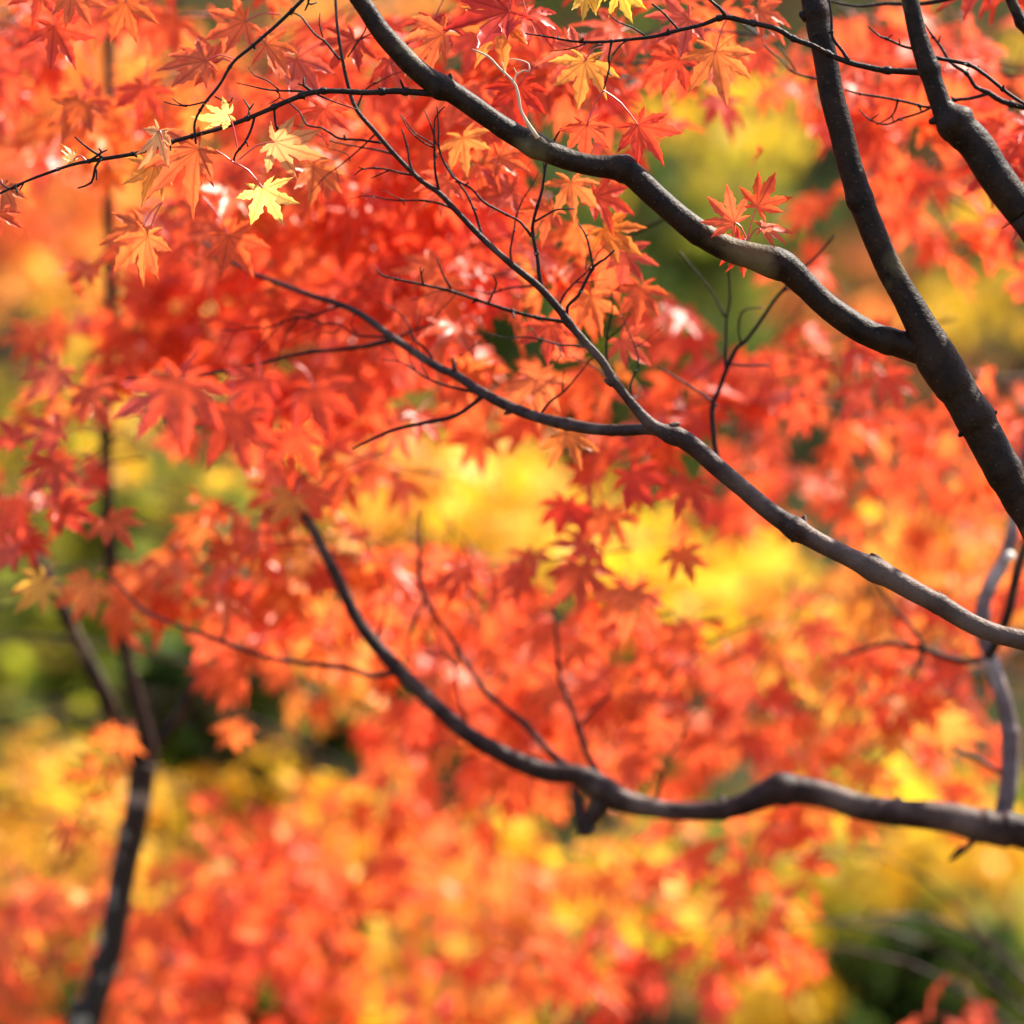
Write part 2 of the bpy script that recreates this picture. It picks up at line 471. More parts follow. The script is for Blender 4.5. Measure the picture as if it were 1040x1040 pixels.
m, n, out = newmat('leaf_litter_and_moss')
N, Lk = n.nodes.new, n.links.new
tc = N('ShaderNodeTexCoord'); a = N('ShaderNodeTexNoise'); a.inputs['Scale'].default_value = 1.4; a.inputs['Detail'].default_value = 6
v = N('ShaderNodeTexVoronoi'); v.inputs['Scale'].default_value = 16
Lk(tc.outputs['Object'], a.inputs[0]); Lk(tc.outputs['Object'], v.inputs[0])
r1 = N('ShaderNodeValToRGB'); e = r1.color_ramp.elements; e[0].position = .4; e[0].color = (.030, .034, .008, 1); e[1].position = .62; e[1].color = (.05, .026, .010, 1)
Lk(a.outputs[0], r1.inputs[0])
r2 = N('ShaderNodeValToRGB'); e = r2.color_ramp.elements; e[0].color = (.26, .07, .012, 1); e[1].color = (.09, .045, .012, 1)
Lk(v.outputs['Color'], r2.inputs[0])
mr = N('ShaderNodeMapRange'); mr.inputs[1].default_value = .5; mr.inputs[2].default_value = .65; Lk(a.outputs[0], mr.inputs[0])
mx = N('ShaderNodeMix'); mx.data_type = 'RGBA'; Lk(mr.outputs[0], mx.inputs[0]); Lk(r1.outputs[0], mx.inputs[6]); Lk(r2.outputs[0], mx.inputs[7])
pr = N('ShaderNodeBsdfPrincipled'); pr.inputs['Roughness'].default_value = 1; pr.inputs['Specular IOR Level'].default_value = .05; Lk(mx.outputs[2], pr.inputs['Base Color'])
bp = N('ShaderNodeBump'); bp.inputs['Distance'].default_value = .02; Lk(v.outputs['Distance'], bp.inputs['Height']); Lk(bp.outputs[0], pr.inputs['Normal'])
Lk(pr.outputs[0], out.inputs[0])
g = gm.build('ground', [m]); g['kind'] = 'structure'; g['label'] = 'mossy leaf strewn ground rising into a hillside'

# far wood on the hillside: one mass
rg = np.random.default_rng(77)
fw = MB()
for k in range(30):                                       # trunks inside the mass
    x, y = rg.uniform(-9, 9), rg.uniform(17, 27); z = ground_z(x, y)
    tube(fw, [(x, y, z - .3, .16), (x + rg.normal(0, .2), y, z + 3, .11), (x + rg.normal(0, .4), y, z + 6.5, .03)], 7, .5, 1)
cl = [(rg.uniform(-9, 9), rg.uniform(16, 27), rg.uniform(0, 6)) for _ in range(330)]
for (x, y, h) in cl:
    z = ground_z(x, y) + h; pal = rg.choice(('dark', 'green', 'olive', 'rust', 'lime'), p=(.36, .14, .24, .14, .12)); rr = rg.uniform(.35, .9)
    for _ in range(75):
        q = rg.normal(0, .5, 3) * rr * np.array((1.2, 1, .6))
        put_leaf(fw, np.array((x, y, z)) + q, rg.normal(0, 1, 3) + DOWN * .6, rg.normal(0, .6, 3) + UP, rg.uniform(.06, .11), leaf_colour(pal, rg), LO[rg.integers(24)], rg)
o = fw.build('far_wood', [M_EVER, M_BARK]); o['kind'] = 'stuff'; o['label'] = 'dim green and rust wood covering the hillside behind the maples'

# ------------------------------------------------------------------ background maples and shrubs
def back_tree(label, trunk, blobs, seed, cat='tree', name='maple_tree', mat=None, bark=None, loose=(), size=.039, group='maple trees', flow=(0, 0, -.35), length=.2):
    """trunk: rows (x, y, z, r) from the ground; blobs in photograph pixels; loose: (x, y, z, rx, ry, rz, n, pal) crown beyond the picture"""
    rg = np.random.default_rng(seed)
    base = trunk[0][:3]
    root = empty(name, base, label, cat, group)
    tb = MB(); tube(tb, trunk, 14, .03, 0, .08)
    top = np.array(trunk[-1][:3]); mid = np.array(trunk[len(trunk) // 2][:3])
    cr = MB()
    for ib, b in enumerate(blobs):
        k = .30 if b[4] > 7 else .42
        blob(cr, b[0], b[1], b[2], b[3], b[4], b[5] * 1.7, max(9, b[6] * k), b[7], rg, up=.6 if b[4] > 7 else .9, cam=.45 if b[4] > 7 else .3, size=b[8] if len(b) > 8 else size, flow=flow, length=length)
        if ib > 4 or b[4] > 7.4: continue
        e = P(b[0], b[1], b[4])                           # a bough out to each clump of leaves
        s = mid * .4 + top * .6 if e[2] > mid[2] else mid
        tube(tb, [(*s,  .0034), (*(s * .5 + e * .5 + np.array((0, 0, .12)) + rg.normal(0, .05, 3)), .0022), (*e, .001)], 7, .05, 0, .08)
    for (x, y, z, rx, ry, rz, n, pal) in loose:
        for _ in range(max(1, n // 9)):
            q = rg.normal(0, .5, 3) * (rx, ry, rz)
            o_ = np.array((x, y, z)) + q; d = unit(np.array((q[0], q[1], -.3)) + rg.normal(0, .3, 3))
            spray(cr, o_, d, .22 * rg.uniform(.6, 1.2), 4, pal, size * rg.uniform(.9, 1.2), rg, False, .1, True)
    tb.build('trunk', [bark or M_BARK2], root, origin=base)
    c = cr.build('crown', [mat or M_FAR, M_TWIG, M_PET], root, origin=top)
    return root

def gz(x, y): return ground_z(x, y) - .03

# --- far coloured trees (13 .. 9 m)
def trk(x, y, h, r, lean=0.0):
    z = gz(x, y)
    return [(x, y, z, r * 1.35), (x + lean * .2, y, z + h * .12, r), (x + lean * .5 + .04, y + .03, z + h * .5, r * .8), (x + lean - .03, y, z + h, r * .35)]

back_tree('broad golden green maple far behind the upper right limbs', trk(2.1, 11.5, 2.9, .06, -.3),
    [(740, 150, 120, 70, 11.3, .7, 330, 'lime'), (760, 265, 110, 40, 11.3, .7, 200, 'rust'), (980, 300, 110, 40, 11, .5, 300, 'yellow'), (700, 90, 80, 40, 11, .5, 200, 'yellow'),
     (860, 290, 80, 40, 11, .5, 160, 'orange'), (1010, 210, 60, 60, 11, .5, 140, 'gold'), (800, 200, 100, 60, 11.0, .5, 260, 'olive')], 101, size=.05,
    loose=[(2.2, 11.8, 2.6, .9, .6, .6, 700, 'gold')])
back_tree('bright yellow maple glowing behind the middle of the picture', trk(1.55, 7.9, 2.2, .045, -.3),
    [(535, 505, 85, 38, 7.7, .3, 520, 'yellow'), (620, 540, 60, 32, 7.7, .3, 360, 'yellow'), (715, 572, 110, 32, 7.6, .3, 560, 'yellow'), (800, 570, 60, 50, 7.8, .3, 170, 'gold'),
     (500, 470, 45, 22, 7.7, .3, 150, 'yellow')], 102, size=.05)
back_tree('yellow leaved maple low down at the lower right', trk(1.75, 8.6, 1.3, .04, -.3),
    [(800, 1000, 120, 50, 8.0, .3, 520, 'yellow'), (550, 875, 90, 40, 6.4, .2, 190, 'yellow'), (650, 890, 50, 40, 6.4, .2, 120, 'yellow'), (480, 1015, 130, 40, 7.0, .3, 380, 'yellow'), (420, 930, 80, 50, 6.4, .3, 90, 'gold'), (250, 850, 70, 40, 6.3, .2, 60, 'yellow'), (760, 940, 60, 40, 8.4, .3, 150, 'lime'), (930, 800, 140, 32, 8.0, .3, 520, 'yellow'), (990, 850, 80, 30, 8.0, .3, 300, 'yellow'), (860, 850, 90, 30, 8.0, .3, 260, 'lime'),
     (900, 885, 90, 32, 7.9, .3, 420, 'lime'), (980, 920, 70, 30, 7.8, .3, 240, 'olive'), (930, 900, 60, 16, 7.7, .2, 60, 'gold'), (1020, 930, 50, 40, 8.0, .3, 220, 'lime'), (740, 960, 60, 40, 8.0, .3, 200, 'yellow')], 103, size=.05,
    loose=[(2.0, 8.8, 1.2, .6, .5, .4, 300, 'yellow')])
back_tree('orange and yellow maple far off at the upper left edge', trk(-1.5, 11.0, 3.0, .07, .2),
    [(40, 150, 90, 90, 9.4, .4, 620, 'orange'), (30, 270, 80, 60, 9.4, .4, 480, 'amber'), (120, 60, 100, 60, 9.4, .4, 420, 'orange'), (10, 210, 60, 90, 9.2, .4, 420, 'ored'), (10, 400, 60, 40, 9.6, .4, 200, 'lime'), (150, 330, 110, 50, 10.5, .4, 200, 'gold'), (60, 330, 60, 60, 10.5, .4, 160, 'lime'), (210, 540, 100, 80, 10.2, .4, 300, 'olive'), (70, 450, 80, 80, 10.2, .4, 260, 'olive'), (90, 430, 100, 60, 10.0, .4, 150, 'yellow'), (90, 180, 120, 120, 10.2, .3, 700, 'orange'), (380, 20, 80, 40, 9.6, .4, 260, 'amber'), (60, 10, 100, 40, 9.6, .4, 300, 'orange')], 104, size=.05,
    loose=[(-2.6, 11.2, 2.6, .8, .6, .6, 500, 'orange')])
back_tree('golden maple with sunlit low boughs behind the spotted trunk', trk(-1.25, 6.9, 1.6, .04, .1),
    [(50, 810, 100, 50, 6.7, .3, 330, 'gold'), (130, 790, 60, 40, 6.6, .3, 170, 'yellow'), (220, 805, 60, 38, 6.6, .3, 150, 'yellow'), (310, 815, 55, 26, 6.2, .2, 110, 'yellow'), (60, 880, 90, 30, 6.7, .3, 150, 'gold'),
     (180, 860, 50, 30, 6.7, .3, 40, 'gold'), (400, 800, 60, 40, 6.7, .3, 90, 'amber')], 105, size=.042,
    loose=[(-1.7, 7.0, 1.3, .5, .4, .4, 240, 'gold')])
back_tree('amber maple dotted with sunlit yellow leaves in the middle distance', trk(-1.15, 6.2, 2.2, .035, .1),
    [(380, 440, 90, 60, 6.0, .3, 190, 'amber'), (330, 500, 60, 60, 6.0, .3, 130, 'gold'), (450, 480, 60, 50, 6.0, .3, 130, 'gold'), (480, 420, 40, 30, 6.0, .3, 50, 'amber'), (340, 560, 80, 50, 6.1, .3, 130, 'amber'), (130, 420, 50, 40, 6.2, .3, 50, 'gold'), (160, 330, 50, 40, 6.2, .3, 40, 'gold')], 106)
# --- orange and red masses (5 .. 7 m)
back_tree('wide orange red maple filling the lower middle', trk(-1.05, 5.8, 1.6, .035, .12),
    [(420, 890, 150, 80, 5.7, .35, 200, 'orange'), (300, 960, 120, 60, 5.5, .3, 190, 'ored'), (430, 960, 80, 30, 5.5, .2, 70, 'ored'), (570, 895, 80, 50, 5.8, .3, 60, 'amber'),
     (500, 850, 120, 40, 5.6, .3, 80, 'orange'), (280, 880, 80, 50, 5.5, .3, 160, 'ored'), (400, 850, 80, 30, 5.4, .2, 90, 'ored'), (220, 850, 50, 25, 5.6, .2, 50, 'orange'), (440, 1010, 120, 35, 5.8, .3, 80, 'amber'), (370, 850, 80, 30, 5.7, .3, 70, 'orange')], 107,
    loose=[(-.2, 6.0, 1.2, .5, .4, .3, 100, 'orange')])
back_tree('pinkish red maple spreading low at the lower left corner', trk(-1.0, 5.5, .9, .035, .2),
    [(80, 960, 110, 60, 5.3, .3, 210, 'ored'), (200, 940, 80, 60, 5.3, .3, 110, 'pink'), (60, 1020, 90, 40, 5.3, .3, 100, 'ored'), (200, 1010, 90, 40, 5.3, .3, 120, 'ored'), (230, 890, 90, 35, 5.2, .25, 120, 'ored'), (60, 910, 80, 25, 5.3, .25, 60, 'amber'), (330, 990, 80, 40, 5.3, .2, 90, 'red')], 108,
    loose=[(-1.2, 5.5, .9, .3, .3, .2, 90, 'red')])
back_tree('scarlet maple with low boughs under the thick level limb', trk(.95, 4.9, 1.1, .03, -.2),
    [(640, 945, 80, 32, 4.8, .2, 60, 'deep'), (700, 985, 40, 20, 4.8, .2, 16, 'red'), (760, 875, 60, 30, 4.7, .15, 34, 'ored'), (808, 935, 28, 16, 4.5, .06, 9, 'ored'), (960, 1036, 26, 6, 4.6, .06, 9, 'pink'), (560, 985, 50, 26, 4.8, .2, 26, 'ored'), (740, 900, 30, 20, 4.7, .1, 9, 'red')], 109)
back_tree('orange red maple massed behind the right hand limbs', trk(1.12, 5.3, 2.0, .04, -.1),
    [(880, 440, 140, 70, 4.5, .3, 160, 'ored'), (980, 380, 80, 60, 4.5, .25, 80, 'ored'), (900, 560, 120, 60, 5.4, .3, 90, 'amber'), (920, 520, 100, 40, 5.1, .3, 130, 'orange'), (800, 400, 70, 40, 4.4, .2, 60, 'red'), (960, 540, 80, 50, 5.2, .3, 150, 'amber'), (870, 600, 90, 30, 5.4, .2, 90, 'amber'), (790, 470, 60, 30, 5.0, .3, 60, 'ored')], 110,
    loose=[(1.4, 5.3, 1.8, .3, .4, .3, 150, 'ored')])
back_tree('red maple massed above the thick level limb', trk(1.0, 5.6, 1.7, .035, -.1),
    [(640, 720, 110, 60, 4.9, .25, 190, 'ored'), (760, 740, 110, 50, 5.4, .3, 190, 'ored'), (870, 700, 90, 50, 4.8, .25, 100, 'orange'), (900, 740, 70, 35, 4.7, .2, 55, 'red'), (690, 670, 90, 30, 5.5, .3, 70, 'ored'), (840, 650, 70, 30, 5.5, .3, 50, 'amber'), (985, 720, 40, 40, 5.3, .2, 36, 'red'), (560, 710, 80, 60, 4.8, .25, 110, 'ored')], 111)
back_tree('salmon orange maple around the middle left limb', trk(-1.0, 5.2, 1.75, .03, .05),
    [(410, 620, 100, 45, 4.6, .25, 150, 'ored'), (350, 640, 80, 35, 5.0, .3, 80, 'orange'), (480, 670, 90, 50, 4.6, .25, 110, 'red'), (440, 740, 80, 40, 5.1, .3, 100, 'ored'), (280, 600, 50, 50, 5.0, .3, 50, 'amber'), (520, 640, 60, 35, 4.9, .2, 50, 'ored'), (440, 790, 100, 30, 5.1, .2, 70, 'ored')], 112)
back_tree('red maple hanging behind the upper right limbs', trk(1.15, 4.7, 2.3, .04, -.2),
    [(960, 60, 100, 50, 4.4, .2, 120, 'red'), (880, 30, 70, 40, 4.4, .2, 60, 'red'), (940, 190, 80, 50, 4.2, .15, 50, 'red'), (1000, 130, 60, 50, 4.3, .15, 45, 'red'), (880, 120, 40, 40, 4.3, .15, 24, 'ored'), (810, 70, 40, 40, 4.2, .1, 12, 'red'), (1010, 220, 40, 30, 4.2, .1, 12, 'red')], 113)

# --- evergreen shrubs
def shrub(label, x, y, h, wdt, pal, n, seed):
    rg = np.random.default_rng(seed); z = gz(x, y)
    root = empty('evergreen_shrub', (x, y, z), label, 'shrub', 'evergreen shrubs')
    st = MB(); cr = MB()
    for k in range(7):
        a = rg.uniform(0, 6.28); e = np.array((x + math.cos(a) * wdt * .55, y + math.sin(a) * wdt * .55, z + h * rg.uniform(.5, .9)))
        tube(st, [(x + rg.normal(0, .04), y, z, .012), (*(np.array((x, y, z)) * .5 + e * .5), .006), (*e, .002)], 7, .05, 0, .1)
    cs = [np.array((x, y, z)) + np.array((rg.normal(0, .45) * wdt, rg.normal(0, .45) * wdt, h * rg.uniform(.12, 1))) for _ in range(46)]
    for _ in range(n):
        c = cs[rg.integers(len(cs))]; q = rg.normal(0, .1, 3) * wdt
        put_leaf(cr, c + q, rg.normal(0, 1, 3) + UP * .2, rg.normal(0, .5, 3) + UP, rg.uniform(.035, .06), leaf_colour(pal, rg), LO[rg.integers(24)], rg)
    st.build('stem', [M_BARK], root, origin=(x, y, z)); cr.build('foliage', [M_EVER], root, origin=(x, y, z + h * .5))
shrub('olive green shrub far behind the forked trunk at the left', -1.1, 9.4, 1.75, .55, 'olive', 7000, 201)
shrub('green shrub low at the right below the level limb', .95, 9.8, 1.1, .5, 'olive', 5000, 202)
shrub('dark shrub behind the red leaves in the upper middle', .3, 12.6, 2.6, .7, 'dark', 5200, 203)
shrub('dark green shrub added in place of the shaded gap at the bottom right corner', .68, 7.3, .92, .2, 'dark', 4200, 204)  # dark foliage placed here to act as a gap in shade
shrub('dark shrub added in place of the shaded hollow right of the forked trunk', -.40, 6.25, 1.46, .2, 'dark', 4200, 205)  # dark leaves stand in for the deep shade of the hollow

# ------------------------------------------------------------------ slender spotted maple at the left
DU = 4.55
zb = gz(P(60, 900, DU)[0], DU)
b0 = P(60, 1040, DU); base = (b0[0] - .03, DU, zb)
T4 = empty('maple_tree', base, 'slender forked maple with pale spotted bark at the left', 'tree', 'maple trees')
mb = MB()
tr = [(*base, .034), (base[0] + .0, DU, zb + .35, .025)] + pts_px([(80, 1075, 27), (89, 1040, 27), (101, 1000, 27), (114, 956, 27), (121, 912, 27), (130, 865, 27), (139, 825, 27), (146, 775, 28)], DU)
tube(mb, tr, 20, .006, 0, .06)
mb.build('trunk', [M_BARK3], T4, origin=base)
limb(T4, 'limb', [(147, 795, 22), (131, 764, 21), (114, 727, 18), (101, 695, 17), (77, 648, 16), (57, 604, 14), (34, 564, 13), (7, 533, 12), (-30, 505, 11), (-110, 440, 7)], DU, M_BARK)
limb(T4, 'limb', [(145, 795, 20), (151, 767, 18), (141, 717, 15), (131, 680, 14), (118, 614, 13), (111, 547, 13), (108, 480, 12), (109, 412, 11), (112, 300, 11), (110, 200, 11), (111, 100, 11), (110, 0, 10), (106, -120, 7)], DU, M_BARK)
limb(T4, 'limb', [(150, 780, 16), (162, 752, 12), (178, 734, 11), (195, 700, 10), (205, 671, 8), (219, 631, 6), (226, 590, 4)], DU + .1, M_BARK)
rg = np.random.default_rng(401); cr = MB()
for b in [(60, 470, 60, 35, 4.2, .15, 20, 'red'), (210, 540, 50, 30, 4.2, .15, 16, 'ored'), (260, 630, 50, 30, 4.3, .15, 20, 'ored'), (40, 400, 60, 40, 4.4, .15, 22, 'ored'), (280, 650, 50, 25, 4.5, .15, 14, 'red'), (105, 742, 22, 12, 4.4, .05, 5, 'orange'),
          (-130, 400, 90, 140, 4.5, .2, 90, 'ored'), (60, -160, 180, 60, 4.5, .2, 130, 'ored')]:
    blob(cr, *b, rg)
c = cr.build('crown', [M_LEAF, M_TWIG, M_PET], T4, origin=P(120, 400, DU))

# ------------------------------------------------------------------ maple 3: level limb at the lower right
DG = 3.88
base = (1.25, 3.9, gz(1.25, 3.9))
T3 = empty('maple_tree', base, 'maple with a long level limb crossing the lower right', 'tree', 'maple trees')
mb = MB(); tube(mb, [(*base, .055), (1.23, 3.9, .5, .042), (1.20, 3.9, 1.0, .036), (1.18, 3.9, 1.7, .028), (1.22, 3.92, 2.4, .018)], 16, .02, 0, .07)
mb.build('trunk', [M_BARK2], T3, origin=base)
e0 = P(1040, 846, DG)
LG = limb(T3, 'limb', [(298, 513, 8), (313, 530, 10), (326, 554, 11), (343, 588, 12), (362, 628, 13), (382, 655, 14), (406, 682, 16), (439, 714, 16), (473, 744, 17), (503, 762, 18), (533, 777, 19), (560, 785, 20), (587, 787, 21), (611, 800, 25), (634, 814, 24), (665, 821, 20), (695, 824, 19), (730, 823, 21), (757, 816, 23), (777, 807, 28), (794, 802, 31), (821, 804, 28), (848, 811, 26), (875, 820, 27), (905, 825, 28), (939, 828, 29), (966, 831, 31), (993, 838, 33), (1016, 843, 34), (1045, 847, 34)],
     DG, M_BARK2, knobs=[(794, 803, .12, .010), (611, 802, .15, .012), (735, 823, .06, .005), (912, 825, .06, .006), (1000, 840, .08, .005), (1022, 843, .08, .005)],
     stubs=[(617, 806, 594, 843, 20), (596, 846, 584, 798, 15), (908, 818, 914, 808, 8), (735, 815, 730, 809, 8), (990, 853, 967, 873, 6), (978, 862, 964, 874, 7)],
     ext=[(e0[0] + .12, DG, e0[2] - .03, .018), (1.20, 3.9, e0[2] - .10, .022)])
LI = limb(T3, 'limb', [(1016, 838, 22), (1020, 820, 19), (1025, 791, 19), (1026, 750, 18), (1021, 717, 17), (1012, 690, 17), (1005, 665, 16), (998, 635, 15), (999, 613, 15), (1006, 594, 15), (1017, 575, 14), (1026, 550, 13), (1030, 527, 12), (1038, 480, 11), (1052, 400, 9), (1060, 300, 6)], DG + .06, M_BARK4,
     knobs=[(1024, 745, .12, .006), (1000, 625, .12, .008)], stubs=[(1012, 582, 1006, 590, 9)])
mb = MB(); c0 = P(1024, 566, DG + .03)
tube(mb, [(*c0, .0042), (*(c0 + (0.001, -.006, 0.0015)), .0048)], 14, .002, 0)
mb.build('cut_scar', [M_CUT], LI, origin=c0)
limb(T3, 'limb', [(1003, 668, 11), (1012, 652, 10), (1023, 625, 10), (1030, 595, 10), (1036, 570, 10), (1044, 545, 9), (1065, 470, 7)], DG - .02, M_BARK, seg=12)
DT = DG + .05
twig(LG, [[(583, 785, 7), (568, 772, 7), (554, 759, 6), (533, 737, 6), (510, 717, 5), (490, 697, 5), (456, 641, 4), (429, 601, 4), (424, 564, 4), (428, 520, 2)], [(433, 606, 3), (417, 640, 3), (412, 675, 2)]], DT, M_BARK2, False)
twig(LG, [[(616, 797, 8), (599, 771, 6), (587, 740, 6), (577, 710, 4), (569, 685, 4), (564, 641, 3), (560, 600, 2)], [(587, 741, 4), (600, 724, 3), (622, 705, 2)]], DT, M_BARK2, False)
twig(LG, [[(406, 682, 6), (375, 684, 5), (350, 678, 5), (293, 670, 4), (256, 661, 4), (215, 648, 4), (182, 634, 3), (148, 623, 3), (125, 600, 2.4), (108, 584, 2)]], DG, M_BARK2, False)
twig(LI, [[(1000, 669, 6), (976, 670, 6), (939, 660, 6), (910, 653, 5), (885, 655, 4), (855, 668, 3)], [(939, 660, 5), (925, 641, 4), (905, 614, 3), (890, 590, 2)], [(939, 662, 4), (925, 690, 2)]], DG + .1, M_BARK, False)
twig(LI, [[(1018, 786, 5), (1000, 775, 4), (986, 766, 4), (966, 759, 3)]], DG + .06, M_BARK, False)
rg = np.random.default_rng(301); cr = MB()
for b in [(560, 590, 60, 25, 4.1, .12, 10, 'red'), (640, 620, 60, 30, 4.2, .12, 16, 'ored'), (700, 630, 60, 25, 4.3, .12, 10, 'red'), (880, 640, 60, 20, 4.4, .12, 10, 'red'), (960, 660, 50, 30, 4.4, .15, 14, 'red'), (740, 665, 60, 25, 4.4, .1, 16, 'ored'), (640, 670, 50, 25, 4.3, .1, 16, 'ored'), (420, 590, 50, 30, 4.4, .12, 14, 'ored'), (400, 620, 60, 40, 4.4, .12, 20, 'ored'), (300, 490, 60, 35, 4.0, .12, 22, 'red'), (360, 480, 50, 30, 4.2, .15, 16, 'ored'), (390, 550, 50, 30, 4.3, .12, 16, 'ored'), (280, 550, 50, 30, 4.2, .1, 14, 'orange'), (1000, 600, 60, 40, 4.5, .15, 16, 'ored')]:
    blob(cr, *b, rg)
for q in ((1.3, 3.95, 2.2, .25, .3, .3, 240),):
    for _ in range(q[6] // 9):
        d = rg.normal(0, .5, 3) * q[3:6]; spray(cr, np.array(q[:3]) + d, unit(d + DOWN * .05), .2, 4, 'ored', .039, rg)
cr.build('crown', [M_LEAF, M_TWIG, M_PET], T3, origin=P(700, 620, 4.2))

# ------------------------------------------------------------------ maple 2: grey brown limb running down across the middle
DE = 3.34
base = (1.05, 3.5, gz(1.05, 3.5))
T2 = empty('maple_tree', base, 'maple with a grey brown limb slanting through the middle and fine bare twigs', 'tree', 'maple trees')
mb = MB(); tube(mb, [(*base, .05), (1.04, 3.48, .4, .036), (.98, 3.46, 1.0, .030), (.93, 3.45, 1.5, .025), (.97, 3.5, 2.3, .014)], 16, .02, 0, .07)
mb.build('trunk', [M_BARK2], T2, origin=base)
e0 = P(1040, 651, DE)
LE = limb(T2, 'limb', [(340, -30, 3), (341, 5, 3), (343, 30, 3.4), (347, 56, 3.6), (353, 84, 4), (362, 111, 4.4), (382, 135, 4.8), (402, 158, 4.64), (426, 182, 5.16), (446, 196, 5.50), (465, 216, 5.85), (490, 242, 6.19), (520, 269, 6.54), (547, 291, 7.22), (567, 313, 7.74), (577, 327, 8.26), (594, 347, 8.26), (611, 366, 8.60), (624, 387, 9.03), (641, 409, 9.46), (661, 431, 13), (678, 440, 16), (692, 445, 19), (710, 458, 19), (730, 476, 18.5), (754, 496, 18.5), (781, 519, 19), (808, 537, 21), (838, 554, 19.5), (865, 567, 20), (892, 580, 23), (926, 599, 21), (959, 617, 21), (986, 633, 20), (1013, 644, 20), (1045, 652, 20)],
     DE, M_BARK2, knobs=[(683, 437, .16, .008), (808, 538, .16, .008), (888, 577, .12, .010), (624, 387, .2, .004), (955, 614, .06, .004), (577, 327, .2, .004)],
     stubs=[(816, 534, 817, 524, 10), (808, 545, 806, 550, 8), (895, 576, 884, 563, 11), (954, 609, 953, 601, 6), (622, 390, 614, 385, 6), (683, 434, 690, 430, 8)],
     ext=[(e0[0] + .10, DE + .02, e0[2] - .03, .0095), (.945, 3.45, e0[2] - .12, .014)])
LF = limb(T2, 'limb', [(205, 245, 3, 3.72), (249, 274, 4, 3.68), (279, 286, 5, 3.66), (316, 300, 5.5, 3.62), (350, 311, 6, 3.6), (372, 323, 7, 3.58), (399, 343, 8, 3.56), (443, 372, 8.5, 3.53), (463, 381, 9, 3.51), (490, 399, 10, 3.48), (520, 414, 11, 3.46), (547, 424, 11, 3.44), (577, 431, 12.5, 3.41), (607, 436, 12, 3.39), (634, 437, 12, 3.37), (661, 436, 12, 3.35), (686, 443, 12, 3.34)], DE, M_BARK2,
     knobs=[(577, 431, .12, .004, 3.41), (625, 437, .08, .004, 3.38), (490, 399, .1, .004, 3.48)], stubs=[(462, 378, 460, 363, 5, 3.51), (520, 416, 512, 420, 6, 3.46)], seg=14)
twig(LF, [[(490, 402, 5), (475, 415, 4), (456, 424, 4), (426, 431, 3.5), (395, 436, 3), (358, 456, 2)]], 3.5, M_TWIG, False)
twig(LF, [[(399, 345, 5), (370, 352, 4), (345, 356, 3.5), (303, 360, 3), (236, 375, 3), (168, 385, 3), (128, 384, 2)], [(400, 346, 3), (420, 335, 2), (440, 330, 1.5)]], 3.6, M_TWIG, False)
d_ = DE + .01
twig(LE, [[(577, 327, 4), (555, 323, 3.4), (533, 318, 3.2), (496, 308, 3), (459, 293, 2.6), (422, 289, 2.2), (389, 281, 1.8), (384, 274, 1.4)], [(458, 293, 2), (451, 276, 1.6), (444, 262, 1.3)], [(496, 308, 2), (505, 290, 1.6), (498, 278, 1.2)]], DE + .08)
twig(LE, [[(550, 293, 4), (548, 277, 3.6), (545, 262, 3.4), (540, 239, 3.2), (543, 225, 3), (550, 195, 2.6), (557, 165, 2.2), (564, 145, 2), (570, 130, 1.4)],
          [(540, 240, 2.8), (528, 226, 2.4), (517, 217, 2.3), (503, 210, 2.2), (490, 205, 2.2), (473, 192, 2), (462, 178, 2), (452, 163, 1.8), (443, 148, 1.8), (441, 130, 1.6), (444, 108, 1.4)],
          [(543, 225, 2.2), (555, 217, 1.8), (567, 212, 1.6), (584, 212, 1.2)], [(441, 147, 1.5), (425, 135, 1.3), (409, 118, 1)], [(550, 195, 1.6), (553, 180, 1.4), (552, 165, 1.1)],
          [(443, 146, 1.6), (437, 127, 1.3), (431, 112, 1)]], d_)
twig(LE, [[(490, 241, 3), (484, 226, 2.4), (480, 212, 2.2), (473, 198, 2), (468, 186, 1.8), (452, 165, 1.2)]], d_ + .01)
twig(LE, [[(446, 195, 2.6), (443, 175, 2.3), (441, 155, 2.2), (442, 138, 1.8), (446, 118, 1.4), (452, 108, 1)], [(441, 150, 1.6), (432, 145, 1.4), (418, 133, 1.2), (406, 116, 1)]], d_ - .01)
twig(LE, [[(424, 180, 2.6), (416, 168, 2.2), (411, 150, 1.8), (408, 131, 1.3)], [(422, 178, 2.2), (410, 174, 2), (395, 172, 1.8), (380, 174, 1.6), (369, 171, 1.4), (360, 178, 1)], [(395, 173, 1.4), (385, 180, 1.2), (377, 181, .9)], [(372, 172, 1.2), (364, 170, .9)]], d_)
twig(LE, [[(577, 325, 3.6), (579, 312, 3), (586, 299, 2.8), (594, 289, 2.7), (604, 273, 2.5), (614, 264, 2), (624, 254, 1.6)], [(603, 274, 2.2), (598, 258, 1.9), (594, 240, 1.7), (587, 226, 1.3)]], d_)
twig(LE, [[(620, 380, 2.6), (618, 360, 2.2), (617, 336, 2), (620, 315, 1.6), (621, 296, 1.2)], [(618, 345, 1.6), (632, 333, 1.2), (640, 318, 1)]], DE + .15)
twig(LE, [[(387, 145, 2.6), (365, 143, 2.2), (345, 140, 2.2), (337, 136, 2), (325, 132, 1.8), (313, 125, 1.8), (303, 115, 1.6), (293, 104, 1.3)]], d_)
